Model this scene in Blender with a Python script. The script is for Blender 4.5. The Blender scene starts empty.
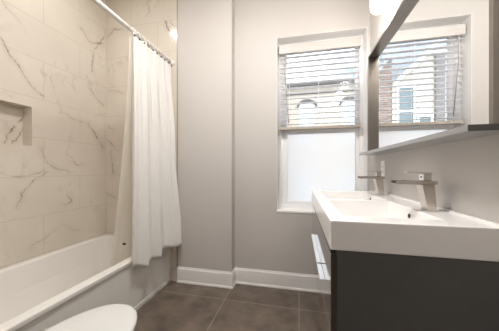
import bpy, bmesh, math, random
from mathutils import Vector, Matrix
random.seed(7)
sc = bpy.context.scene
C = sc.collection
PI = math.pi

# ------------------------------------------------------------------ camera
F = 225.0; VY = 169.0; CAMH = 1.08
YAW = math.atan(49.5 / F)
cam_d = bpy.data.cameras.new('camera'); cam = bpy.data.objects.new('camera', cam_d); C.objects.link(cam)
cam.location = (0, 0, CAMH); cam.rotation_euler = (PI / 2, 0, YAW)
cam_d.sensor_fit = 'HORIZONTAL'; cam_d.sensor_width = 36.0; cam_d.lens = F / 499 * 36
cam_d.shift_y = (VY - 165.5) / 499; cam_d.clip_start = 0.02
sc.camera = cam

# ------------------------------------------------------------------ exposure
vs = sc.view_settings
vs.view_transform = 'Standard'; vs.look = 'None'; vs.gamma = 1; vs.exposure = 0.5; vs.use_curve_mapping = False
sc.cycles.use_denoising = True
sc.cycles.max_bounces = 10; sc.cycles.diffuse_bounces = 6; sc.cycles.transmission_bounces = 8
sc.cycles.caustics_reflective = False; sc.cycles.caustics_refractive = False

# ------------------------------------------------------------------ sky
SKY = 3.1; SUN = 1.0
FILL_CEIL_W = 23; SHOWER_W = 2.2; VANITY_W = 3.0; FILL_HALL_W = 2.5  # ceiling and hall lamps are unseen, added for fill
w = bpy.data.worlds.new('sky'); sc.world = w; w.use_nodes = True
nt = w.node_tree; nt.nodes.clear()
def wn(t, **k):
    n = nt.nodes.new(t)
    for a, b in k.items(): setattr(n, a, b)
    return n
o = wn('ShaderNodeOutputWorld'); bg = wn('ShaderNodeBackground'); bg.inputs[1].default_value = SKY
tc = wn('ShaderNodeTexCoord'); nz = wn('ShaderNodeTexNoise'); nz.inputs['Scale'].default_value = 3.0; nz.inputs['Detail'].default_value = 4
rp = wn('ShaderNodeValToRGB'); rp.color_ramp.elements[0].position = .40; rp.color_ramp.elements[0].color = (.17, .23, .32, 1)
rp.color_ramp.elements[1].position = .52; rp.color_ramp.elements[1].color = (.93, .95, 1.0, 1)
nt.links.new(tc.outputs['Generated'], nz.inputs['Vector']); nt.links.new(nz.outputs['Fac'], rp.inputs[0])
nt.links.new(rp.outputs[0], bg.inputs[0]); nt.links.new(bg.outputs[0], o.inputs[0])
sd = bpy.data.lights.new('sun', 'SUN'); sd.energy = SUN; sd.angle = math.radians(2); sd.color = (1, .96, .9)
so = bpy.data.objects.new('sun', sd); C.objects.link(so); so.rotation_euler = (math.radians(52), 0, math.radians(-18)); so.location = (0, -3, 12)

# ------------------------------------------------------------------ material helpers
def lin(c):
    r = []
    for v in c[:3]:
        v = v / 255.0
        r.append(v / 12.92 if v <= .04045 else ((v + .055) / 1.055) ** 2.4)
    return (r[0], r[1], r[2], 1)
class NT:
    def __init__(s, name):
        s.m = bpy.data.materials.new(name); s.m.use_nodes = True; s.t = s.m.node_tree
        s.b = s.t.nodes['Principled BSDF']; s.out = s.t.nodes['Material Output']
    def n(s, t, **k):
        x = s.t.nodes.new(t)
        for a, b in k.items(): setattr(x, a, b)
        return x
    def l(s, a, b): s.t.links.new(a, b)
    def math(s, op, a, b=None, c=None, clamp=False):
        x = s.n('ShaderNodeMath', operation=op, use_clamp=clamp)
        for i, v in enumerate((a, b, c)):
            if v is None: continue
            if isinstance(v, (int, float)): x.inputs[i].default_value = v
            else: s.l(v, x.inputs[i])
        return x.outputs[0]
    def vm(s, op, a, b=None, scale=None):
        x = s.n('ShaderNodeVectorMath', operation=op)
        for i, v in enumerate((a, b)):
            if v is None: continue
            if isinstance(v, (tuple, list)): x.inputs[i].default_value = v
            else: s.l(v, x.inputs[i])
        if scale is not None:
            if isinstance(scale, (int, float)): x.inputs['Scale'].default_value = scale
            else: s.l(scale, x.inputs['Scale'])
        return x.outputs['Value'] if op in ('DOT_PRODUCT', 'LENGTH', 'DISTANCE') else x.outputs['Vector']
    def mix(s, f, a, b):
        x = s.n('ShaderNodeMix', data_type='RGBA')
        for i, v in ((0, f), (6, a), (7, b)):
            if isinstance(v, (int, float)): x.inputs[i].default_value = v
            elif isinstance(v, (tuple, list)): x.inputs[i].default_value = v
            else: s.l(v, x.inputs[i])
        return x.outputs[2]
def pbr(name, col, rough=.5, metal=0, var=.04, scale=12, bump=0, spec=.5, coat=0, trans=0, emit=0, ior=1.45):
    k = NT(name); b = k.b; c = lin(col)
    tc = k.n('ShaderNodeTexCoord'); nz = k.n('ShaderNodeTexNoise'); nz.inputs['Scale'].default_value = scale; nz.inputs['Detail'].default_value = 3
    k.l(tc.outputs['Object'], nz.inputs['Vector'])
    lo = tuple(v * (1 - var) for v in c[:3]) + (1,); hi = tuple(min(1, v * (1 + var)) for v in c[:3]) + (1,)
    k.l(k.mix(nz.outputs['Fac'], lo, hi), b.inputs['Base Color'])
    b.inputs['Roughness'].default_value = rough; b.inputs['Metallic'].default_value = metal
    b.inputs['Specular IOR Level'].default_value = spec; b.inputs['Coat Weight'].default_value = coat; b.inputs['Coat Roughness'].default_value = .05
    b.inputs['Transmission Weight'].default_value = trans; b.inputs['IOR'].default_value = ior
    if emit:
        b.inputs['Emission Color'].default_value = (1, .95, .88, 1); b.inputs['Emission Strength'].default_value = emit
    if bump:
        bp = k.n('ShaderNodeBump'); bp.inputs['Strength'].default_value = bump; bp.inputs['Distance'].default_value = .002
        k.l(nz.outputs['Fac'], bp.inputs['Height']); k.l(bp.outputs[0], b.inputs['Normal'])
    return k.m

M = {}
M['paint'] = pbr('greige_paint', (200, 195, 190), .55, scale=180, var=.015, bump=.15)
M['ceiling'] = pbr('ceiling_paint', (238, 235, 230), .8, scale=100, var=.01)
M['trim'] = pbr('white_trim_paint', (240, 238, 235), .3, var=.01)
M['vinyl'] = pbr('white_window_vinyl', (243, 243, 244), .35, var=.01)
M['enamel'] = pbr('white_tub_enamel', (232, 229, 224), .12, var=.01, coat=.3)
M['ceramic'] = pbr('white_ceramic', (238, 236, 232), .1, var=.01, coat=.3)
M['sink'] = pbr('white_resin_sink', (240, 238, 236), .16, var=.01)
M['chrome'] = pbr('chrome', (215, 212, 208), .1, metal=1, var=.02)
M['nickel'] = pbr('brushed_nickel', (198, 191, 185), .2, metal=1, var=.05, scale=60)
M['steel'] = pbr('bright_aluminium', (235, 238, 242), .28, metal=.6, var=.02)
M['charcoal'] = pbr('charcoal_laminate', (88, 88, 87), .42, var=.08, scale=30, spec=.4)
M['gloss'] = pbr('glossy_charcoal_front', (60, 56, 53), .1, var=.05, spec=.9, coat=1.0)
M['framewood'] = pbr('brown_grey_frame', (150, 142, 134), .3, metal=.75, var=.06, scale=25)
M['shelf'] = pbr('grey_lacquer', (156, 155, 155), .3, var=.02)
M['dark'] = pbr('dark_hole', (30, 29, 28), .5)
M['plastic'] = pbr('white_plastic', (244, 243, 240), .3, var=.01)
M['rail'] = pbr('shade_toned_rail', (178, 168, 158), .4, var=.03)  # taupe puts the shadow on the blind's bottom rail into its colour
M['rod'] = pbr('white_rod_enamel', (226, 222, 218), .2, var=.01)
M['magnet'] = pbr('dark_magnet', (70, 64, 58), .4)
M['hallwall'] = pbr('hall_paint', (196, 190, 184), .7, var=.01)
M['hallfloor'] = pbr('hall_floorboards', (110, 88, 70), .4, var=.15, scale=6)
M['street'] = pbr('street_ground', (120, 118, 114), .9, var=.1, scale=2)
M['cream'] = pbr('cream_stucco', (182, 173, 160), .85, var=.04, scale=3)
M['whitewall'] = pbr('white_render', (186, 180, 168), .85, var=.03, scale=3)
M['cornice'] = pbr('grey_cornice', (84, 82, 80), .7, var=.05)
M['arch'] = pbr('grey_arch_stone', (92, 90, 88), .8, var=.06)
M['extglass'] = pbr('pale_window_glass', (176, 190, 198), .15, var=.05, spec=.8)
M['darkglass'] = pbr('teal_window_glass', (98, 112, 116), .15, var=.08, spec=.8)
M['extframe'] = pbr('white_exterior_frame', (228, 228, 226), .5, var=.02)
M['slate'] = pbr('slate_shingle', (150, 154, 160), .8, var=.15, scale=14)
M['chimney'] = pbr('dark_brick_chimney', (120, 116, 114), .9, var=.2, scale=14)

def brick_mat():
    k = NT('red_brown_brick')
    tc = k.n('ShaderNodeTexCoord'); sp = k.n('ShaderNodeSeparateXYZ'); k.l(tc.outputs['Object'], sp.inputs[0])
    cb = k.n('ShaderNodeCombineXYZ'); k.l(k.math('ADD', sp.outputs[0], sp.outputs[1]), cb.inputs[0]); k.l(sp.outputs[2], cb.inputs[1])
    br = k.n('ShaderNodeTexBrick'); k.l(cb.outputs[0], br.inputs['Vector'])
    br.inputs['Scale'].default_value = 1; br.inputs['Brick Width'].default_value = .22; br.inputs['Row Height'].default_value = .075; br.inputs['Mortar Size'].default_value = .01
    br.inputs['Color1'].default_value = lin((122, 98, 90)); br.inputs['Color2'].default_value = lin((102, 82, 76)); br.inputs['Mortar'].default_value = lin((160, 148, 138))
    k.l(br.outputs['Color'], k.b.inputs['Base Color']); k.b.inputs['Roughness'].default_value = .9
    return k.m
M['brick'] = brick_mat()

def frosted():
    k = NT('frosted_film_glass'); b = k.b
    tr = k.n('ShaderNodeBsdfTranslucent'); tr.inputs[0].default_value = (1, .995, .985, 1)
    gl = k.n('ShaderNodeBsdfGlass'); gl.inputs['Roughness'].default_value = .55; gl.inputs['IOR'].default_value = 1.1; gl.inputs[0].default_value = (1, .995, .985, 1)
    nz = k.n('ShaderNodeTexNoise'); nz.inputs['Scale'].default_value = 40
    mx = k.n('ShaderNodeMixShader'); k.l(k.math('MULTIPLY_ADD', nz.outputs['Fac'], .1, .5), mx.inputs[0]); k.l(tr.outputs[0], mx.inputs[1]); k.l(gl.outputs[0], mx.inputs[2])
    k.l(mx.outputs[0], k.out.inputs['Surface'])
    return k.m
M['frosted'] = frosted()
def clear():
    k = NT('clear_pane')
    tr = k.n('ShaderNodeBsdfTransparent'); tr.inputs[0].default_value = (.96, .98, .98, 1)
    gl = k.n('ShaderNodeBsdfGlossy'); gl.inputs['Roughness'].default_value = .02
    fr = k.n('ShaderNodeFresnel'); fr.inputs[0].default_value = 1.3
    mx = k.n('ShaderNodeMixShader'); k.l(fr.outputs[0], mx.inputs[0]); k.l(tr.outputs[0], mx.inputs[1]); k.l(gl.outputs[0], mx.inputs[2])
    k.l(mx.outputs[0], k.out.inputs['Surface'])
    return k.m
M['clear'] = clear()
def cloth(name, col, thr):
    k = NT(name)
    tc = k.n('ShaderNodeTexCoord'); wv = k.n('ShaderNodeTexNoise'); wv.inputs['Scale'].default_value = 60; wv.inputs['Detail'].default_value = 4
    k.l(tc.outputs['Object'], wv.inputs['Vector'])
    c = lin(col); col2 = k.mix(wv.outputs['Fac'], tuple(v * .94 for v in c[:3]) + (1,), c)
    k.l(col2, k.b.inputs['Base Color']); k.b.inputs['Roughness'].default_value = .9; k.b.inputs['Specular IOR Level'].default_value = .1
    bp = k.n('ShaderNodeBump'); bp.inputs['Strength'].default_value = .35; bp.inputs['Distance'].default_value = .003
    k.l(wv.outputs['Fac'], bp.inputs['Height']); k.l(bp.outputs[0], k.b.inputs['Normal'])
    tr = k.n('ShaderNodeBsdfTranslucent'); k.l(col2, tr.inputs[0])
    mx = k.n('ShaderNodeMixShader'); mx.inputs[0].default_value = thr
    k.l(k.b.outputs[0], mx.inputs[1]); k.l(tr.outputs[0], mx.inputs[2]); k.l(mx.outputs[0], k.out.inputs['Surface'])
    return k.m
M['curtain'] = cloth('white_curtain_cloth', (248, 246, 243), .35)
M['liner'] = cloth('ivory_liner', (248, 245, 240), .7)
M['lid'] = pbr('white_toilet_lid', (212, 211, 208), .25, var=.01)
M['valance'] = pbr('warm_white_valance', (200, 194, 189), .45, var=.01)
M['slat'] = cloth('white_blind_slat', (250, 250, 252), .3)

def marble(name, axis, lines, row0, col0):
    """axis: 'X' or 'Y' = horizontal coordinate of the wall; lines = list of (points, strength, width)"""
    k = NT(name)
    geo = k.n('ShaderNodeTexCoord'); sp = k.n('ShaderNodeSeparateXYZ'); k.l(geo.outputs['Object'], sp.inputs[0])
    cb = k.n('ShaderNodeCombineXYZ'); k.l(sp.outputs[0 if axis == 'X' else 1], cb.inputs[0]); k.l(sp.outputs[2], cb.inputs[1])
    P0 = cb.outputs[0]
    br = k.n('ShaderNodeTexBrick'); br.offset = .5
    k.l(k.vm('ADD', P0, (-col0, -row0, 0)), br.inputs['Vector'])
    br.inputs['Scale'].default_value = 1; br.inputs['Brick Width'].default_value = .6; br.inputs['Row Height'].default_value = .3
    br.inputs['Mortar Size'].default_value = .0016; br.inputs['Mortar Smooth'].default_value = .1; br.inputs['Bias'].default_value = 0
    br.inputs['Color1'].default_value = (0, 0, 0, 1); br.inputs['Color2'].default_value = (1, 1, 1, 1); br.inputs['Mortar'].default_value = (.5, .5, .5, 1)
    tile = k.math('MULTIPLY', br.outputs['Color'], 17.0)
    # distortion
    nz = k.n('ShaderNodeTexNoise'); nz.inputs['Scale'].default_value = 9; nz.inputs['Detail'].default_value = 5; k.l(P0, nz.inputs['Vector'])
    dist = k.vm('SCALE', k.vm('ADD', nz.outputs['Color'], (-.5, -.5, -.5)), scale=.09)
    nf = k.n('ShaderNodeTexNoise'); nf.inputs['Scale'].default_value = 45; nf.inputs['Detail'].default_value = 4; k.l(P0, nf.inputs['Vector'])
    dist = k.vm('ADD', dist, k.vm('SCALE', k.vm('ADD', nf.outputs['Color'], (-.5, -.5, -.5)), scale=.02))
    P = k.vm('MULTIPLY', k.vm('ADD', P0, dist), (1, 1, 0))
    # soft random veins, different in every tile
    n2 = k.n('ShaderNodeTexNoise', noise_dimensions='4D'); n2.inputs['Scale'].default_value = 2.6; n2.inputs['Detail'].default_value = 6; n2.inputs['Roughness'].default_value = .6; n2.inputs['Distortion'].default_value = .6
    k.l(k.vm('MULTIPLY', P, (1.5, .9, 1)), n2.inputs['Vector']); k.l(tile, n2.inputs['W'])
    ridge = k.math('SUBTRACT', 1, k.math('MULTIPLY', k.math('ABSOLUTE', k.math('SUBTRACT', n2.outputs['Fac'], .5)), 30), clamp=True)
    n3 = k.n('ShaderNodeTexNoise'); n3.inputs['Scale'].default_value = 3; k.l(P0, n3.inputs['Vector'])
    msk = k.math('MULTIPLY', k.math('SUBTRACT', n3.outputs['Fac'], .5, clamp=True), 3.2, clamp=True)
    rv = k.math('MULTIPLY', k.math('MULTIPLY', ridge, msk), .45)
    n4 = k.n('ShaderNodeTexNoise'); n4.inputs['Scale'].default_value = 14; n4.inputs['Detail'].default_value = 3; k.l(P0, n4.inputs['Vector'])
    brk = k.math('MULTIPLY_ADD', n4.outputs['Fac'], 3.4, -1.0, clamp=True)
    cur = rv
    for pts, st, wd in lines:
        for a, b in zip(pts[:-1], pts[1:]):
            A = (a[0], a[1], 0); BA = (b[0] - a[0], b[1] - a[1], 0); L2 = BA[0] ** 2 + BA[1] ** 2 + 1e-9
            pa = k.vm('SUBTRACT', P, A)
            h = k.math('DIVIDE', k.vm('DOT_PRODUCT', pa, BA), L2, clamp=True)
            sc_ = k.n('ShaderNodeVectorMath', operation='SCALE'); sc_.inputs[0].default_value = BA; k.l(h, sc_.inputs['Scale'])
            d = k.vm('DISTANCE', pa, sc_.outputs[0])
            # core and soft halo of the vein
            f = k.math('MULTIPLY_ADD', d, -1.0 / (wd*.95), 1, clamp=True)
            f2 = k.math('MULTIPLY', k.math('MULTIPLY_ADD', d, -1.0 / (wd * 5), 1, clamp=True), .2)
            cur = k.math('MAXIMUM', cur, k.math('MULTIPLY', k.math('MAXIMUM', f, f2), st))
    vein = k.math('MULTIPLY', cur, brk)
    base = k.mix(n3.outputs['Fac'], lin((209, 200, 187)), lin((223, 215, 203)))
    colr = k.mix(vein, base, lin((132, 112, 94)))
    fin = k.mix(k.math('MULTIPLY', br.outputs['Fac'], .5), colr, lin((168, 156, 143)))
    k.l(fin, k.b.inputs['Base Color']); k.b.inputs['Roughness'].default_value = .15
    bp = k.n('ShaderNodeBump'); bp.inputs['Strength'].default_value = .3; bp.inputs['Distance'].default_value = .001; bp.invert = True
    k.l(br.outputs['Fac'], bp.inputs['Height']); k.l(bp.outputs[0], k.b.inputs['Normal'])
    return k.m
LV = [([(1.12,1.96),(1.17,1.87),(1.235,1.79),(1.28,1.73),(1.37,1.65)], 1.0, .007),
      ([(1.12,2.22),(1.27,2.08)], .5, .005),
      ([(1.42,1.82),(1.47,1.70),(1.49,1.61),(1.51,1.55)], .6, .006),
      ([(1.68,2.38),(1.77,2.30),(1.86,2.34),(1.95,2.36)], .9, .013),
      ([(1.86,2.34),(1.80,2.16),(1.79,2.03)], .7, .012),
      ([(1.9,2.34),(1.95,2.5)], .8, .009),
      ([(1.74,1.95),(1.84,1.80),(1.94,1.72)], .6, .008),
      ([(1.76,1.50),(1.84,1.41),(1.93,1.31)], 1.0, .012),
      ([(1.49,1.55),(1.62,1.53),(1.76,1.50)], .6, .006),
      ([(1.36,1.26),(1.40,1.15),(1.47,1.08),(1.58,1.05)], .7, .009),
      ([(1.11,1.06),(1.22,1.03),(1.32,1.04),(1.44,1.12)], .7, .008),
      ([(1.20,.80),(1.24,.91),(1.32,1.01),(1.40,1.06)], .8, .007),
      ([(1.54,.77),(1.61,.80),(1.57,.86)], .8, .010),
      ([(1.61,1.15),(1.66,1.11),(1.72,1.12)], .6, .009),
      ([(1.60,1.36),(1.55,1.24),(1.62,1.16)], .35, .006),
      ([(1.72,2.9),(1.45,2.5),(1.30,2.38)], .4, .006),
      ([(.6,2.2),(.85,1.8),(1.0,1.3),(1.1,1.1)], .6, .008),
      ([(.5,.9),(.8,.8),(1.0,.62)], .6, .008),
      ([(1.3,.5),(1.5,.6),(1.7,.52)], .5, .008)]
EV = [([(-1.93,1.53),(-1.86,1.48)], .8, .008), ([(-1.95,1.38),(-1.82,1.28)], .8, .010), ([(-1.90,1.25),(-1.87,1.02)], .9, .012),
      ([(-1.95,.84),(-1.80,.76)], .7, .009), ([(-1.93,1.90),(-1.75,1.86)], .7, .008),
      ([(-1.28,2.52),(-1.22,2.40),(-1.16,2.32)], 1.0, .012), ([(-1.25,2.55),(-1.15,2.45)], .8, .007), ([(-1.46,2.8),(-1.44,2.6)], .6, .008),
      ([(-1.95,2.46),(-1.85,2.52),(-1.75,2.50)], .8, .012), ([(-1.7,2.2),(-1.5,1.9)], .6, .01)]
NV = [([(1.20,1.26),(1.22,1.36),(1.31,1.47)], 1.0, .010), ([(1.24,1.27),(1.29,1.40)], .8, .009)]
M['marble_left'] = marble('marble_tile_side', 'Y', LV, .12, 1.376)
M['marble_end'] = marble('marble_tile_end', 'X', EV, .12, -1.956)
M['marble_niche'] = marble('marble_tile_niche', 'Y', NV, .05, .72)
M['schluter'] = pbr('tile_edge_metal', (170, 160, 148), .35, metal=.5)

def floor_mat():
    k = NT('dark_floor_tile')
    tc = k.n('ShaderNodeTexCoord'); v = k.vm('ADD', tc.outputs['Object'], (0, -1.775 + 6, 0)); v = k.vm('ADD', v, (6, 0, 0))
    br = k.n('ShaderNodeTexBrick'); br.offset = 0; k.l(v, br.inputs['Vector'])
    br.inputs['Scale'].default_value = 1; br.inputs['Brick Width'].default_value = .6; br.inputs['Row Height'].default_value = .6
    br.inputs['Mortar Size'].default_value = .0028; br.inputs['Mortar Smooth'].default_value = .1
    br.inputs['Color1'].default_value = lin((98, 86, 76)); br.inputs['Color2'].default_value = lin((106, 94, 83)); br.inputs['Mortar'].default_value = lin((160, 148, 136))
    n1 = k.n('ShaderNodeTexNoise'); n1.inputs['Scale'].default_value = 6; n1.inputs['Detail'].default_value = 8; n1.inputs['Roughness'].default_value = .65; n1.inputs['Distortion'].default_value = .2
    k.l(tc.outputs['Object'], n1.inputs['Vector'])
    f = k.math('MULTIPLY_ADD', n1.outputs['Fac'], 2.2, -.05)
    mc = k.n('ShaderNodeVectorMath', operation='SCALE'); k.l(br.outputs['Color'], mc.inputs[0]); k.l(f, mc.inputs['Scale'])
    k.l(k.mix(br.outputs['Fac'], mc.outputs[0], lin((150, 138, 126))), k.b.inputs['Base Color'])
    k.l(k.math('MULTIPLY_ADD', n1.outputs['Fac'], .2, .28), k.b.inputs['Roughness'])
    bp = k.n('ShaderNodeBump'); bp.inputs['Strength'].default_value = .2; bp.inputs['Distance'].default_value = .001; k.l(n1.outputs['Fac'], bp.inputs['Height']); k.l(bp.outputs[0], k.b.inputs['Normal'])
    return k.m
M['floor'] = floor_mat()
def emis(name, col, st):
    k = NT(name); e = k.n('ShaderNodeEmission'); e.inputs[0].default_value = lin(col); e.inputs[1].default_value = st
    k.l(e.outputs[0], k.out.inputs['Surface']); return k.m
M['lampglass'] = emis('lit_opal_glass', (255, 250, 240), 2.5)
M['lens'] = emis('lit_recessed_lens', (255, 246, 232), 6.0)

# ------------------------------------------------------------------ mesh helpers
def box(bm, x0, x1, y0, y1, z0, z1):
    vs_ = [bm.verts.new(p) for p in ((x0,y0,z0),(x1,y0,z0),(x1,y1,z0),(x0,y1,z0),(x0,y0,z1),(x1,y0,z1),(x1,y1,z1),(x0,y1,z1))]
    for f in ((0,3,2,1),(4,5,6,7),(0,1,5,4),(1,2,6,5),(2,3,7,6),(3,0,4,7)): bm.faces.new([vs_[i] for i in f])
    return vs_
def boxes(*bs):
    bm = bmesh.new()
    for b in bs: box(bm, *b)
    return bm
def hexa(bm, low, high):
    a = [bm.verts.new(p) for p in low]; b = [bm.verts.new(p) for p in high]; n = len(a)
    bm.faces.new(a[::-1]); bm.faces.new(b)
    for i in range(n): bm.faces.new((a[i], a[(i+1) % n], b[(i+1) % n], b[i]))
def tube(bm, pts, r, n=12, cap=True):
    pts = [Vector(p) for p in pts]; rings = []
    for i, p in enumerate(pts):
        t = (pts[min(i+1, len(pts)-1)] - pts[max(i-1, 0)]).normalized()
        u = t.orthogonal().normalized() if i == 0 else (u - t * u.dot(t)).normalized()
        v = t.cross(u); rr = r[i] if isinstance(r, (list, tuple)) else r
        rings.append([bm.verts.new(p + (u * math.cos(2*PI*j/n) + v * math.sin(2*PI*j/n)) * rr) for j in range(n)])
    for a, b in zip(rings[:-1], rings[1:]):
        for j in range(n): bm.faces.new((a[j], a[(j+1) % n], b[(j+1) % n], b[j]))
    if cap: bm.faces.new(rings[0][::-1]); bm.faces.new(rings[-1])
def loft(bm, rings, cap0=True, cap1=True):
    R = [[bm.verts.new(p) for p in r] for r in rings]; n = len(R[0])
    for a, b in zip(R[:-1], R[1:]):
        for j in range(n): bm.faces.new((a[j], a[(j+1) % n], b[(j+1) % n], b[j]))
    if cap0: bm.faces.new(R[0][::-1])
    if cap1: bm.faces.new(R[-1])
def torus(bm, c, axis, R, r, n=20, m=8):
    c = Vector(c); ax = Vector(axis).normalized(); u = ax.orthogonal().normalized(); v = ax.cross(u); rings = []
    for i in range(n):
        a = 2*PI*i/n; d = u*math.cos(a) + v*math.sin(a)
        rings.append([bm.verts.new(c + d*(R + r*math.cos(2*PI*j/m)) + ax*(r*math.sin(2*PI*j/m))) for j in range(m)])
    for i in range(n):
        a, b = rings[i], rings[(i+1) % n]
        for j in range(m): bm.faces.new((a[j], a[(j+1) % m], b[(j+1) % m], b[j]))
def rrect(x0, x1, y0, y1, z, r, k=6):
    out = []
    for cx, cy, a0 in ((x1-r, y0+r, -PI/2), (x1-r, y1-r, 0), (x0+r, y1-r, PI/2), (x0+r, y0+r, PI)):
        for i in range(k+1):
            a = a0 + PI/2*i/k; out.append((cx + r*math.cos(a), cy + r*math.sin(a), z))
    return out
def obj(name, bm, mat, parent=None, bevel=0, smooth=False, sub=0):
    bmesh.ops.recalc_face_normals(bm, faces=bm.faces)
    me = bpy.data.meshes.new(name); bm.to_mesh(me); bm.free()
    ob = bpy.data.objects.new(name, me); C.objects.link(ob); me.materials.append(mat)
    if parent:
        ob.parent = parent
        l = parent.location.copy(); q = parent
        while q.parent: q = q.parent; l += q.location
        ob.location = -l          # meshes are written in room coordinates
        if parent.type == 'MESH': ob.location = (0, 0, 0)
    if bevel:
        b = ob.modifiers.new('bevel', 'BEVEL'); b.width = bevel; b.segments = 3; b.limit_method = 'ANGLE'; b.angle_limit = math.radians(40)
    if smooth:
        for p in me.polygons: p.use_smooth = True
    if sub:
        s = ob.modifiers.new('sub', 'SUBSURF'); s.levels = sub; s.render_levels = sub
    return ob
def thing(name, label, cat, loc, group=None):
    o = bpy.data.objects.new(name, None); C.objects.link(o); o.location = loc; o.empty_display_size = .1
    o['label'] = label; o['category'] = cat
    if group: o['group'] = group
    return o
def tag(o, label, cat, group=None):
    o['label'] = label; o['category'] = cat
    if group: o['group'] = group
    return o
def struct(name, bm, mat, parent=None, label=None, **k):
    o = obj(name, bm, mat, parent, **k)
    if not parent: o['kind'] = 'structure'
    if label: o['label'] = label
    return o

# ------------------------------------------------------------------ room dimensions
XL, XR = -1.956, .58
YW, YE = 2.06, 1.96          # window wall, tub end / jog wall
XJ = -.597; YN = .15; ZC = 2.85
TH = .2

struct('floor', boxes((XL-TH, XR+TH, .03, YW+.3, -.1, 0)), M['floor'], label='dark brown square stone-look floor tiles with pale grout')
struct('ceiling', boxes((XL-TH, XR+TH, .03, YW+.3, ZC, ZC+.1)), M['ceiling'], label='plain white ceiling')
# left tiled wall with the niche cut out
NX = XL-.09; n0, n1, m0, m1 = .72, 1.298, 1.253, 1.545
struct('wall_left', boxes((XL-TH, XL, .03, n0, 0, ZC), (XL-TH, XL, n1, YW+.1, 0, ZC), (XL-TH, XL, n0, n1, 0, m0), (XL-TH, XL, n0, n1, m1, ZC)), M['marble_left'], label='beige marble-look tiled wall over the tub with a recessed niche')
bmn = boxes((XL-TH+.001, NX, n0-.001, n1+.001, m0-.001, m1+.001))
struct('trim_1', bmn, M['marble_niche'], label='marble back of the recessed shower niche')
# window wall (opening) ----------------------------------------------------------------
OX0, OX1, OZ0, OZ1 = -.196, .562, .70, 2.275
struct('wall_back', boxes((XJ-.1, OX0, YW, YW+.2, 0, ZC), (OX1, XR+TH, YW, YW+.2, 0, ZC), (OX0, OX1, YW, YW+.2, 0, OZ0), (OX0, OX1, YW, YW+.2, OZ1, ZC)), M['paint'], label='light greige painted wall around the window')
struct('wall_jog', boxes((-1.144, XJ, YE, YW+.2, 0, ZC)), M['paint'], label='light greige painted wall section that steps forward beside the shower curtain')
struct('wall_end', boxes((XL-.001, -1.144, YE, YW+.2, 0, ZC)), M['marble_end'], label='marble-look tiled end wall of the tub alcove')
struct('trim_2', boxes((-1.144, -1.136, YE-.004, YE+.01, 0, ZC)), M['schluter'], label='thin vertical metal tile edge between tile and paint')
struct('wall_right', boxes((XR, XR+TH, .03, YW+.3, 0, ZC)), M['paint'], label='light greige painted wall behind the vanity')
# near walls with the doorway the camera looks through
DX0, DX1 = -.42, .44
struct('wall_near', boxes((XL-TH, DX0, .03, YN, 0, ZC), (DX1, XR+TH, .03, YN, 0, ZC), (DX0, DX1, .03, YN, 2.2, ZC), (XL-TH, -1.2, YN, .42, 0, ZC)), M['paint'], label='painted wall with the doorway')
struct('door_1', boxes((DX0-.07, DX0, YN, YN+.02, 0, 2.27), (DX1, DX1+.07, YN, YN+.02, 0, 2.27), (DX0, DX1, YN, YN+.02, 2.2, 2.27)), M['trim'], bevel=.003, label='white door casing')
# hall behind the doorway
struct('wall_hall', boxes((-1.2, -1.1, -1.8, .03, 0, ZC), (1.1, 1.2, -1.8, .03, 0, ZC), (-1.2, 1.2, -1.9, -1.8, 0, ZC)), M['hallwall'], label='hall walls outside the doorway')
struct('floor_hall', boxes((-1.2, 1.2, -1.9, .03, -.1, 0)), M['hallfloor'], label='hall floor outside the doorway')
struct('ceiling_hall', boxes((-1.2, 1.2, -1.9, .03, ZC, ZC+.1)), M['ceiling'], label='hall ceiling outside the doorway')

# baseboards: stepped profile swept along a line
def baseboard(name, path, inward, label):
    """path: list of xy; profile offset to the left-hand normal given by inward sign"""
    prof = [(0, 0), (.017, 0), (.017, .012), (.012, .020), (.011, .105), (.010, .112), (.010, .126), (.005, .136), (.003, .146), (0, .146)]
    bm = bmesh.new(); rings = []
    for i, p in enumerate(path):
        p = Vector(p)
        d1 = (p - Vector(path[i-1])).normalized() if i else None
        d2 = (Vector(path[i+1]) - p).normalized() if i < len(path)-1 else None
        n1_ = Vector((-d1.y, d1.x)) * inward if d1 else None; n2_ = Vector((-d2.y, d2.x)) * inward if d2 else None
        if n1_ and n2_: m = (n1_ + n2_) / (1 + n1_.dot(n2_))
        else: m = n1_ or n2_
        rings.append([(p.x + m.x*a, p.y + m.y*a, b) for a, b in prof])
    loft(bm, rings)
    return struct(name, bm, M['trim'], label=label)
baseboard('baseboard_back', [(-1.136, YE), (XJ, YE), (XJ, YW), (XR, YW)], -1, 'white moulded baseboard stepping around the wall jog under the window')
baseboard('baseboard_right', [(XR, YN), (XR, YW-.018)], 1, 'white moulded baseboard under the vanity')
baseboard('baseboard_near', [(-1.2, YN), (DX0-.07, YN)], 1, 'white moulded baseboard behind the toilet')

# ------------------------------------------------------------------ window
win = thing('window_1', 'white vinyl sash window with a frosted lower pane', 'window', ((OX0+OX1)/2, YW+.1, OZ0)); del win['category']; win['kind'] = 'structure'
y0, y1 = YW+.110, YW+.175
fx0, fx1 = OX0+.001, OX1-.001
obj('window_frame', boxes((fx0, fx0+.045, y0, y1, OZ0, OZ1), (fx1-.035, fx1, y0, y1, OZ0, OZ1), (fx0+.045, fx1-.035, y0, y1, OZ0, OZ0+.04), (fx0+.045, fx1-.035, y0, y1, OZ1-.05, OZ1)), M['vinyl'], win, bevel=.004)
sx0, sx1 = fx0+.045, fx1-.035
ls = obj('lower_sash', boxes((sx0, sx0+.04, y0+.012, y0+.045, OZ0+.04, 1.46), (sx1-.028, sx1, y0+.012, y0+.045, OZ0+.04, 1.46), (sx0+.04, sx1-.028, y0+.012, y0+.045, OZ0+.04, OZ0+.072), (sx0+.04, sx1-.028, y0+.012, y0+.045, 1.415, 1.46)), M['vinyl'], win, bevel=.003)
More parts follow.
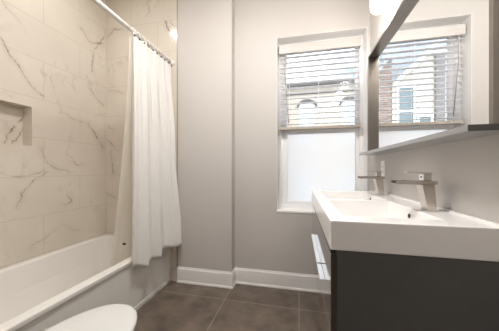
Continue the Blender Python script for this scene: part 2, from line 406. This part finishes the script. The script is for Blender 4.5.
p = obj('frosted_pane', boxes((sx0+.04, sx1-.028, y0+.026, y0+.030, OZ0+.072, 1.415)), M['frosted'], ls); p['label'] = 'frosted white lower window pane'
us = obj('upper_sash', boxes((sx0, sx0+.035, y0+.03, y1-.01, 1.43, OZ1-.05), (sx1-.03, sx1, y0+.03, y1-.01, 1.43, OZ1-.05), (sx0+.035, sx1-.03, y0+.046, y1-.01, 1.43, 1.465), (sx0+.035, sx1-.03, y0+.03, y1-.01, OZ1-.09, OZ1-.05)), M['vinyl'], win, bevel=.003)
obj('clear_pane', boxes((sx0+.035, sx1-.03, y1-.03, y1-.026, 1.465, OZ1-.09)), M['clear'], us)
struct('trim_3', boxes((OX0+.003, OX1-.004, YW-.001, YW+.110, OZ1-.004, OZ1-.0005), (OX1-.004, OX1-.0005, YW-.001, YW+.110, OZ0+.002, OZ1-.002), (OX0-.006, OX1, YW-.004, YW+.110, OZ0-.016, OZ0+.002), (OX0-.0005, OX0+.003, YW-.0015, YW+.110, OZ0+.002, OZ1-.002)), M['trim'], bevel=.002, label='thin white sill and side edging of the window recess')

# blind
bl = thing('window_blind', 'white horizontal slat blind with box headrail covering the upper half of the window', 'blind', ((OX0+OX1)/2, YW+.0680, 1.47))
bx0, bx1 = OX0+.018, OX1-.038
vb = boxes((bx0, bx1, YW+.0340, YW+.0460, 2.142, 2.222)); box(vb, bx0, bx0+.008, YW+.0460, YW+.0880, 2.142, 2.222); box(vb, bx1-.008, bx1, YW+.0460, YW+.0880, 2.142, 2.222)
obj('valance', vb, M['valance'], bl, bevel=.002)
obj('headrail', boxes((bx0+.010, bx1-.010, YW+.0500, YW+.0960, 2.175, 2.215)), M['slat'], bl)
bm = bmesh.new(); ns = 14; zt, zb = 2.12, 1.495; tilt = math.radians(3)
for i in range(ns):
    z = zt + (zb - zt) * i / (ns - 1); yc = YW+.0730; prev = None
    rows = []
    for j in range(5):
        q = (j/4 - .5) * .05; cam_ = .0025 * (1 - (2*j/4 - 1)**2)
        rows.append((yc + q*math.cos(tilt), z + q*math.sin(tilt)*1.0 + cam_))
    ring0 = [(bx0+.004, a, b) for a, b in rows] + [(bx0+.004, a, b-.0026) for a, b in rows[::-1]]
    ring1 = [(bx1-.004, a, b) for _, a, b in ring0]
    loft(bm, [ring0, ring1])
obj('slats', bm, M['slat'], bl)
obj('bottom_rail', boxes((bx0+.002, bx1-.002, YW+.0480, YW+.0980, 1.442, 1.468)), M['rail'], bl, bevel=.003)
bm = bmesh.new()
for x in (bx0+.09, (bx0+bx1)/2, bx1-.09):
    for yy in (YW+.0465, YW+.0995): tube(bm, [(x, yy, 2.17), (x, yy, 1.455)], .0012, 6)
obj('ladder_cords', bm, M['slat'], bl)
bm = bmesh.new(); tube(bm, [(bx0+.05, YW+.0400, 2.14), (bx0+.052, YW+.0280, 1.95), (bx0+.085, YW+.0320, 1.50)], .004, 8)
obj('tilt_wand', bm, M['rail'], bl, smooth=True)

# ------------------------------------------------------------------ bathtub
TX0, TX1, TY0, TY1, TZ = XL, -1.2, .42, YE, .408
tub = thing('bathtub', 'white enamel alcove bathtub with flat apron along the marble tiled wall', 'bathtub', ((TX0+TX1)/2, (TY0+TY1)/2, 0))
e = .002
bm = bmesh.new()
loft(bm, [rrect(TX0+e, TX1-.012, TY0+e, TY1-e, 0, .004), rrect(TX0+e, TX1-.012, TY0+e, TY1-e, TZ-.03, .004), rrect(TX0+e, TX1, TY0+e, TY1-e, TZ-.028, .004), rrect(TX0+e, TX1, TY0+e, TY1-e, TZ-.006, .004),
          rrect(TX0+e, TX1-.006, TY0+e, TY1-e, TZ, .004),
          rrect(TX0+.045, TX1-.058, TY0+.07, TY1-.05, TZ, .10), rrect(TX0+.052, TX1-.064, TY0+.078, TY1-.056, TZ-.008, .10),
          rrect(TX0+.085, TX1-.085, TY0+.13, TY1-.075, TZ-.17, .12), rrect(TX0+.12, TX1-.11, TY0+.22, TY1-.10, .10, .13), rrect(TX0+.17, TX1-.16, TY0+.28, TY1-.15, .075, .12)])
obj('tub_shell', bm, M['enamel'], tub, smooth=False, bevel=.004)
ap = bmesh.new()
box(ap, TX1-.012, TX1-.006, TY0+.002, TY1-.002, .001, .035)
obj('apron_skirt', ap, M['enamel'], tub, bevel=.003)
bm = bmesh.new(); tube(bm, [(-1.58, TY1-.085, .29), (-1.58, TY1-.10, .288)], .035, 24)
o = obj('overflow_plate', bm, M['chrome'], tub, bevel=.003); o['label'] = 'round chrome overflow plate'
bm = bmesh.new(); tube(bm, [(-1.58, TY1-.26, .073), (-1.58, TY1-.26, .080)], .03, 24); obj('drain', bm, M['chrome'], tub)

# ------------------------------------------------------------------ curtain rod, curtain, liner
rodx, rodz = -1.2, 2.10
rod = thing('curtain_rod', 'white round shower curtain rod spanning above the tub edge', 'curtain rod', (rodx, 1.2, rodz))
bm = bmesh.new(); tube(bm, [(rodx, .43, rodz), (rodx, YE-.01, rodz)], .016, 20); obj('pole', bm, M['rod'], rod, smooth=True)
for ya, yb in ((.421, .445), (YE-.001, YE-.025)):
    bm = bmesh.new(); tube(bm, [(rodx, ya, rodz), (rodx, (ya*2+yb)/3, rodz), (rodx, yb, rodz)], [.032, .030, .018], 24); obj('flange', bm, M['rod'], rod)

def sheet(name, topf, botf, nu, nv, fold, z0f, z1f, mat, parent, power=1.2):
    bm = bmesh.new(); g = []
    for i in range(nu+1):
        u = i/nu; col = []
        for j in range(nv+1):
            t = j/nv
            a = Vector(topf(u)); b = Vector(botf(u)); k = t**power
            x = a.x + (b.x-a.x)*k; y = a.y + (b.y-a.y)*k; z = z0f(u) + (z1f(u)-z0f(u))*t
            fx, fy = fold(u, t); x += fx; y += fy
            col.append(bm.verts.new((x, y, z)))
        g.append(col)
    for i in range(nu):
        for j in range(nv): bm.faces.new((g[i][j], g[i+1][j], g[i+1][j+1], g[i][j+1]))
    o = obj(name, bm, mat, parent, smooth=True)
    s = o.modifiers.new('thick', 'SOLIDIFY'); s.thickness = .0015; s.offset = 0
    return o
cur = thing('shower_curtain', 'crinkled cloth shower curtain bunched at the far end of the rod, outside the tub', 'shower curtain', (-1.16, 1.66, .36))
NR = 10
def topz(u):
    return 2.081 - .012*abs(math.sin(PI*u*(NR-1)))
def curtain_fold(u, t):
    a = (.35 + .65*t) * min(1, .35 + 5*u)
    x = .024*a*math.sin(2*PI*(3.6*u + .10*t) + 2.2) + .011*(1-.4*t)*math.sin(2*PI*8.2*u + .8 + 1.5*t) + .006*math.sin(2*PI*13*u*(1-.2*t) + 3*t)
    y = .012*a*math.cos(2*PI*(3.6*u + .10*t) + 2.0)
    return x, y
sheet('curtain_cloth', lambda u: (-1.2 + .006, 1.425 + .50*u, 0), lambda u: (-1.152 + .10*u**1.3, 1.385 + .49*u, 0), 240, 60, curtain_fold, topz,
      lambda u: .375 - .035*math.sin(min(1, u/.52)*PI) + .008*math.sin(u*21) + (.022 if .54 < u < .84 else (-.005 if u >= .84 else 0)), M['curtain'], cur)
for i in range(NR):
    yy = 1.430 + .485*(i/(NR-1))
    bm = bmesh.new(); torus(bm, (rodx, yy, rodz-.010), (0, 1, .12), .0275, .0016, 24, 8)
    r = obj('curtain_ring', bm, M['plastic'], cur, smooth=True)
    bm = bmesh.new(); tube(bm, [(rodx+.024, yy-.006, 2.058), (rodx+.030, yy-.006, 2.058)], .0065, 12); obj('grommet', bm, M['magnet'], cur)
lin_ = thing('shower_liner', 'ivory plastic shower liner hanging inside the tub behind the white cloth curtain', 'shower liner', (-1.33, 1.68, .2))
sheet('liner_sheet', lambda u: (-1.222, 1.430 + .47*u, 0), lambda u: (-1.385 + .01*u, 1.405 + .40*u, 0), 120, 30, lambda u, t: (.005*math.sin(2*PI*3*u+.5), 0), lambda u: 2.075, lambda u: .24, M['liner'], lin_, power=1.5)
bm = bmesh.new(); tube(bm, [(-1.322, 1.484, .504), (-1.305, 1.482, .504)], .0085, 14); o = obj('magnet', bm, M['magnet'], lin_); o['label'] = 'small dark round magnet in the hem'

# ------------------------------------------------------------------ toilet
tl = thing('toilet', 'white ceramic toilet with closed oval lid beside the bathtub', 'toilet', (-.81, .5, 0))
tcx = -.812
def egg(z, hw, y_back, y_tip, n=40, dx=0, flat=0):
    L = y_tip - y_back; yc = y_back + L*.42; out = []
    for i in range(n):
        a = 2*PI*i/n; cx_, sy = math.cos(a), math.sin(a)
        x = tcx + dx + hw*(abs(cx_)**.92)*(1 if cx_ >= 0 else -1)
        y = yc + (L*.58*sy if sy > 0 else L*.42*(-(abs(sy)**.7)))
        out.append((x, y, z))
    return out
bm = bmesh.new()
loft(bm, [egg(0, .115, .30, .76), egg(.03, .11, .30, .75), egg(.14, .10, .30, .72), egg(.22, .12, .29, .76), egg(.30, .155, .28, .84), egg(.36, .178, .28, .90), egg(.392, .182, .28, .912), egg(.398, .176, .284, .905)])
obj('bowl', bm, M['ceramic'], tl, smooth=True)
bm = bmesh.new(); loft(bm, [egg(.400, .178, .37, .912), egg(.402, .184, .366, .92), egg(.412, .184, .366, .92), egg(.415, .178, .37, .914)])
obj('seat', bm, M['plastic'], tl, smooth=True)
bm = bmesh.new(); loft(bm, [egg(.417, .182, .362, .914), egg(.4185, .192, .356, .922), egg(.430, .194, .355, .923), egg(.437, .189, .36, .918), egg(.441, .165, .38, .905), egg(.444, .10, .45, .82), egg(.445, .03, .58, .70)])
o = obj('lid', bm, M['lid'], tl, smooth=True)
bm = bmesh.new(); tube(bm, [(tcx-.09, .352, .425), (tcx+.09, .352, .425)], .012, 14); obj('lid_hinge', bm, M['plastic'], tl, smooth=True)
bm = bmesh.new(); loft(bm, [rrect(tcx-.17, tcx+.17, YN+.03, .335, .385, .03), rrect(tcx-.20, tcx+.20, YN+.025, .345, .74, .035)]); obj('tank', bm, M['ceramic'], tl, bevel=.004)
bm = bmesh.new(); loft(bm, [rrect(tcx-.208, tcx+.208, YN+.018, .352, .742, .035), rrect(tcx-.208, tcx+.208, YN+.018, .352, .772, .035)]); obj('tank_lid', bm, M['ceramic'], tl, bevel=.006)
bm = bmesh.new(); tube(bm, [(tcx-.15, .346, .69), (tcx-.15, .362, .69), (tcx-.08, .366, .685)], .006, 10); obj('flush_lever', bm, M['chrome'], tl, smooth=True)
bm = boxes((tcx-.10, tcx+.10, YN+.06, .34, .28, .385)); obj('pedestal_back', bm, M['ceramic'], tl, bevel=.01)

# ------------------------------------------------------------------ vanity
VX0, VY0, VY1, VT, VB = .10, .776, 1.89, .912, .815
vc = thing('vanity_cabinet', 'wall-hung dark charcoal vanity cabinet with glossy drawers and bright ledge handles', 'cabinet', ((VX0+XR)/2, (VY0+VY1)/2, .39))
CX0 = VX0+.004; CZ = .39
obj('cabinet_body', boxes((CX0+.018, XR-.002, VY0+.003, VY1-.003, CZ, VB-.0008)), M['charcoal'], vc, bevel=.0015)
for ya, yb, ha, hb in ((VY0+.003, 1.103, .945, 1.098), (1.107, VY1-.003, 1.112, 1.58)):
    dr = obj('drawer', boxes((CX0-.002, CX0+.0175, ya, yb, CZ, VB-.014)), M['gloss'], vc, bevel=.0012); dr['label'] = 'glossy charcoal drawer front'
    hd = boxes((.0825, CX0-.0025, ha, hb, .633, .6375)); box(hd, .0825, .086, ha, hb, .622, .633)
    h_ = obj('drawer_handle', hd, M['steel'], dr, bevel=.0008); h_['label'] = 'bright metal ledge handle'

sk = thing('double_sink_top', 'thick white rectangular double-basin sink top on the charcoal vanity', 'sink', ((VX0+XR)/2, (VY0+VY1)/2, VB))
bm = bmesh.new()
B1 = (.158, .465, .862, 1.312); B2 = (.158, .465, 1.352, 1.822)
xs = [VX0, .158, .465, XR-.002]; ys = [VY0, .862, 1.312, 1.352, 1.822, VY1]
vt = {(i, j): bm.verts.new((xs[i], ys[j], VT)) for i in range(4) for j in range(6)}
vbm = {(i, j): bm.verts.new((xs[i], ys[j], VB)) for i in range(4) for j in range(6)}
for i in range(3):
    for j in range(5):
        if not (i == 1 and j in (1, 3)): bm.faces.new((vt[i,j], vt[i+1,j], vt[i+1,j+1], vt[i,j+1]))
        bm.faces.new((vbm[i,j], vbm[i,j+1], vbm[i+1,j+1], vbm[i+1,j]))
for j in range(5):
    bm.faces.new((vt[0,j], vt[0,j+1], vbm[0,j+1], vbm[0,j])); bm.faces.new((vt[3,j+1], vt[3,j], vbm[3,j], vbm[3,j+1]))
for i in range(3):
    bm.faces.new((vt[i+1,0], vt[i,0], vbm[i,0], vbm[i+1,0])); bm.faces.new((vt[i,5], vt[i+1,5], vbm[i+1,5], vbm[i,5]))
for j in (1, 3):
    top = [vt[1,j], vt[2,j], vt[2,j+1], vt[1,j+1]]; ya, yb = ys[j], ys[j+1]
    bot = [bm.verts.new(q) for q in ((.185, ya+.025, .827), (.452, ya+.025, .822), (.452, yb-.025, .822), (.185, yb-.025, .827))]
    for q in range(4): bm.faces.new((top[q], top[(q+1) % 4], bot[(q+1) % 4], bot[q]))
    bm.faces.new(bot)
obj('sink_slab', bm, M['sink'], sk, bevel=.004)
obj('back_lip', boxes((XR-.012, XR-.0015, VY0+.002, VY1-.002, VT-.002, VT+.007)), M['sink'], sk, bevel=.002)
for yc in (1.085, 1.62):
    bm = bmesh.new(); tube(bm, [(.466, yc, .879), (.4575, yc, .8795)], .009, 16); o = obj('overflow_hole', bm, M['dark'], sk); o['label'] = 'small dark oval overflow hole'
for yc in (1.085, 1.60):
    bm = bmesh.new(); tube(bm, [(.34, yc, .822), (.34, yc, .829)], .021, 24); obj('drain', bm, M['chrome'], sk)

def faucet(y, label):
    f = thing('faucet', label, 'faucet', (.51, y+.025, VT), 'waterfall faucets on the sink top')
    bm = bmesh.new(); z0 = VT-.0005
    hexa(bm, [(.494, y, z0), (.526, y, z0), (.526, y+.05, z0), (.494, y+.05, z0)], [(.474, y, 1.018), (.518, y, 1.018), (.518, y+.05, 1.018), (.474, y+.05, 1.018)])
    obj('faucet_body', bm, M['nickel'], f, bevel=.002)
    bm = bmesh.new()
    box(bm, .382, .526, y-.003, y+.053, 1.0185, 1.022); box(bm, .382, .526, y-.003, y-.0005, 1.022, 1.033); box(bm, .382, .526, y+.0505, y+.053, 1.022, 1.033); box(bm, .44, .526, y-.0005, y+.0505, 1.028, 1.033)
    obj('spout', bm, M['nickel'], f, bevel=.0008)
    bm = bmesh.new(); box(bm, .482, .510, y+.006, y+.044, 1.0332, 1.060); obj('valve_block', bm, M['chrome'], f, bevel=.002)
    bm = bmesh.new(); hexa(bm, [(.425, y+.008, 1.066), (.512, y+.005, 1.0602), (.512, y+.045, 1.0602), (.425, y+.042, 1.066)], [(.425, y+.008, 1.069), (.512, y+.005, 1.066), (.512, y+.045, 1.066), (.425, y+.042, 1.069)])
    obj('lever', bm, M['chrome'], f, bevel=.001)
    bm = bmesh.new(); tube(bm, [(.4822, y+.025, 1.048), (.4805, y+.025, 1.048)], .0035, 12); obj('temperature_dot', bm, M['dark'], f)
    return f
faucet(1.012, 'brushed waterfall faucet with flat lever, the nearer of the two on the white sink')
faucet(1.565, 'brushed waterfall faucet below the wall outlet, the farther of the two near the window')

# outlet
ot = thing('wall_outlet', 'white rectangular wall outlet plate behind the farther faucet', 'outlet', (XR, 1.745, 1.075))
obj('cover_plate', boxes((XR-.006, XR-.0003, 1.708, 1.782, 1.018, 1.138)), M['plastic'], ot, bevel=.002)
ob_ = obj('receptacle', boxes((XR-.009, XR-.006, 1.728, 1.762, 1.045, 1.111)), M['plastic'], ot, bevel=.001)
for zc in (1.062, 1.094):
    for dy in (-.006, .006): obj('slot', boxes((XR-.0094, XR-.0088, 1.745+dy-.001, 1.745+dy+.001, zc-.004, zc+.004)), M['dark'], ob_)

# ------------------------------------------------------------------ mirror with shelf
MZ0, MZ1, MY0, MY1 = 1.203, 1.94, .738, 1.885
mr = thing('wall_mirror', 'wide wall mirror in a brown-grey box frame with a protruding bottom shelf above the sink', 'mirror', (.56, (MY0+MY1)/2, 1.185))
obj('mirror_back', boxes((.5605, XR-.0005, MY0+.001, MY1-.001, MZ0, MZ1-.001)), M['charcoal'], mr)
obj('frame_side', boxes((.515, .5603, MY0, MY0+.016, MZ0, MZ1)), M['framewood'], mr, bevel=.001)
obj('frame_side', boxes((.515, .5603, MY1-.016, MY1, MZ0, MZ1)), M['framewood'], mr, bevel=.001)
obj('frame_top', boxes((.515, .5603, MY0+.0161, MY1-.0161, MZ1-.016, MZ1)), M['framewood'], mr, bevel=.001)
o = obj('shelf', boxes((.457, XR-.0005, MY0+.002, MY1, 1.185, 1.2028)), M['shelf'], mr, bevel=.001)
obj('shelf_end_cap', boxes((.457, XR-.0005, MY0, MY0+.0018, 1.185, 1.2028)), M['charcoal'], mr)['label'] = 'dark shelf end'
k = NT('mirror_silver'); k.b.inputs['Metallic'].default_value = 1; k.b.inputs['Roughness'].default_value = .0; k.b.inputs['Base Color'].default_value = (.93, .94, .94, 1)
o = obj('mirror_pane', boxes((.552, .5602, MY0+.0161, MY1-.0161, MZ0+.0002, MZ1-.0161)), k.m, mr); o['label'] = 'reflecting glass showing the window'

# ------------------------------------------------------------------ vanity light (out of frame but for one shade)
vl = thing('vanity_light', 'wall light with white glass shade above the mirror', 'wall light', (XR, 1.31, 2.3))
obj('wall_bar', boxes((XR-.025, XR-.0005, .90, 1.72, 2.29, 2.35)), M['chrome'], vl, bevel=.004)
for yc in (1.63, 1.31, .99):
    bm = bmesh.new(); tube(bm, [(XR-.025, yc, 2.32), (XR-.045, yc, 2.335), (XR-.065, yc, 2.315), (XR-.065, yc, 2.28)], .007, 10); obj('arm', bm, M['chrome'], vl, smooth=True)
    prof = [(.020, 2.285), (.045, 2.28), (.052, 2.265), (.053, 2.16), (.050, 2.135), (.038, 2.12), (.018, 2.113), (.004, 2.112)]
    bm = bmesh.new(); loft(bm, [[(XR-.065 + r*math.cos(2*PI*i/28), yc + r*math.sin(2*PI*i/28), z) for i in range(28)] for r, z in prof])
    s_ = obj('glass_shade', bm, M['lampglass'], vl, smooth=True)
    ld = bpy.data.lights.new('bulb', 'POINT'); ld.energy = VANITY_W; ld.shadow_soft_size = .055; ld.color = (1, .96, .91)
    lo = bpy.data.objects.new('bulb', ld); C.objects.link(lo); lo.parent = vl
    lo.location = Vector((XR-.065, yc, 2.045)) - vl.location

# recessed shower downlight, plus two unseen ceiling lamps added as fill
def downlight(x, y, watts, r, label, z=ZC, col=(1, .988, .98)):
    d = thing('shower_and_fill_light', label, 'ceiling light', (x, y, z))
    bm = bmesh.new(); n = 32
    loft(bm, [[(x + q*math.cos(2*PI*i/n), y + q*math.sin(2*PI*i/n), zz) for i in range(n)] for q, zz in ((r+.025, z-.0005), (r+.022, z-.008), (r, z-.010), (r, z-.0005))], False, False)
    obj('trim_ring', bm, M['plastic'], d)
    bm = bmesh.new(); tube(bm, [(x, y, z-.0006), (x, y, z-.005)], r, 32); obj('lens', bm, M['lens'], d)
    ld = bpy.data.lights.new('lamp', 'AREA'); ld.shape = 'DISK'; ld.size = r*2; ld.energy = watts; ld.color = col
    lo = bpy.data.objects.new('lamp', ld); C.objects.link(lo); lo.parent = d; lo.location = (0, 0, -.012)
downlight(-1.58, 1.23, SHOWER_W, .045, 'round recessed ceiling light above the bathtub')
downlight(-.42, .80, FILL_CEIL_W, .2, 'large round unseen ceiling light added as fill above the middle of the floor')  # unseen lamp, added to brighten the whole room
downlight(0, -.8, FILL_HALL_W, .16, 'round unseen light added in the hall as frontal fill through the doorway')  # unseen lamp, added as dim frontal fill from behind the camera

# ------------------------------------------------------------------ outside the window
g = struct('ground', boxes((-40, 40, 3, 60, -3.3, -3.2)), M['street'], label='street level ground outside')
rh = thing('row_house', 'cream stucco row house with arched windows and a grey cornice across the street', 'building', (1, 12, -3.2))
obj('facade', boxes((-1.6, 8, 12, 18, -3.2, 5.35)), M['cream'], rh)
obj('cornice', boxes((-1.7, 8.1, 11.7, 12.0, 5.28, 5.5)), M['cornice'], rh, bevel=.03)
obj('cornice_band', boxes((-1.65, 8.05, 11.9, 12.0, 4.95, 5.02)), M['arch'], rh)
for cx_ in (.40, 2.45, 4.5):
    for zb_ in (2.3,-1.0):
        w_ = .40; bm = bmesh.new(); n = 12; zs = zb_+2.0
        pts = [(cx_-w_, zb_), (cx_+w_, zb_)] + [(cx_+w_*math.cos(PI*i/n), zs+.22*math.sin(PI*i/n)) for i in range(n+1)]
        loft(bm, [[(a, 11.97, b) for a, b in pts], [(a, 11.99, b) for a, b in pts]])
        wo = obj('window', bm, M['extglass'], rh)
        bm = bmesh.new(); box(bm, cx_-.02, cx_+.02, 11.95, 11.97, zb_, zs+.2); box(bm, cx_-w_, cx_+w_, 11.95, 11.97, zb_+1.0, zb_+1.05); box(bm, cx_-w_, cx_+w_, 11.95, 11.97, zs-.03, zs+.03)
        obj('sash_bars', bm, M['extframe'], wo)
        bm = bmesh.new(); ins = [(cx_+(w_+.0)*math.cos(PI*i/n), zs+.22*math.sin(PI*i/n)) for i in range(n+1)]; outs = [(cx_+(w_+.10)*math.cos(PI*i/n), zs+.36*math.sin(PI*i/n)) for i in range(n+1)]
        for i in range(n):
            low = [(ins[i][0], 11.9, ins[i][1]), (outs[i][0], 11.9, outs[i][1]), (outs[i+1][0], 11.9, outs[i+1][1]), (ins[i+1][0], 11.9, ins[i+1][1])]
            hexa(bm, low, [(a, 11.995, c) for a, _, c in low])
        obj('window_arch', bm, M['arch'], wo)
        obj('window_sill', boxes((cx_-.5, cx_+.5, 11.88, 11.97, zb_-.12, zb_)), M['arch'], wo)

def gable(name, label, poly, y0_, y1_, wall, roofm, grp=None):
    t = thing(name, label, 'building', (poly[0][0], y0_, -3.2))
    bm = bmesh.new(); loft(bm, [[(x, y0_, z) for x, z in poly], [(x, y1_, z) for x, z in poly]])
    obj('wall', bm, wall, t)
    return t
# brick house: gable seen through the mirror
bh = gable('brick_house', 'brown brick gabled house seen in the mirror through the blind', [(-2.15, -3.2), (-.9, -3.2), (-.9, 3.6), (-1.55, 4.5), (-2.15, 5.15)], 9.0, 11.0, M['brick'], None)
bm = bmesh.new(); hexa(bm, [(-.80, 8.85, 3.42), (-2.16, 8.85, 5.12), (-2.16, 11.1, 5.12), (-.80, 11.1, 3.42)], [(-.80, 8.85, 3.54), (-2.16, 8.85, 5.26), (-2.16, 11.1, 5.26), (-.80, 11.1, 3.54)])
obj('roof', bm, M['slate'], bh)
# white house with sloping roof towards the brick one
wh = gable('white_house', 'white rendered house with slanting grey roof edge, seen in the mirror', [(-4.6, -3.2), (-2.17, -3.2), (-2.17, 4.0), (-3.45, 5.25), (-4.6, 5.25)], 9.0, 13.0, M['whitewall'], None)
bm = bmesh.new(); hexa(bm, [(-2.172, 8.75, 4.0), (-3.5, 8.75, 5.27), (-3.5, 9.0, 5.27), (-2.172, 9.0, 4.0)], [(-2.172, 8.75, 4.16), (-3.5, 8.75, 5.45), (-3.5, 9.0, 5.45), (-2.172, 9.0, 4.16)])
obj('bargeboard', bm, M['extframe'], wh)
bm = bmesh.new(); hexa(bm, [(-2.175, 9.3, 4.1), (-3.5, 9.3, 5.36), (-4.6, 9.3, 5.3), (-4.6, 12.9, 5.3), (-2.175, 12.9, 4.1)], [(-2.175, 10.2, 6.2), (-3.5, 10.2, 6.4), (-4.6, 10.2, 6.4), (-4.6, 12.8, 6.4), (-2.175, 12.8, 6.2)])
obj('roof', bm, M['slate'], wh)
for x0_, x1_, z0_, z1_ in ((-2.82, -2.36, 2.3, 3.95), (-3.35, -3.0, 2.0, 2.9)):
    wo = obj('window', boxes((x0_, x1_, 8.96, 8.995, z0_, z1_)), M['darkglass'], wh)
    xm = (x0_+x1_)/2; zm = (z0_+z1_)/2
    obj('window_frame', boxes((x0_-.07, x0_, 8.93, 8.99, z0_-.07, z1_+.07), (x1_, x1_+.07, 8.93, 8.99, z0_-.07, z1_+.07), (x0_, x1_, 8.93, 8.99, z1_, z1_+.07), (x0_, x1_, 8.93, 8.99, z0_-.07, z0_), (x0_, x1_, 8.94, 8.96, zm-.03, zm+.03)), M['extframe'], wo)
obj('dark_brick_strip', boxes((-3.75, -3.48, 8.9, 9.0, -3.2, 5.05)), M['chimney'], wh)
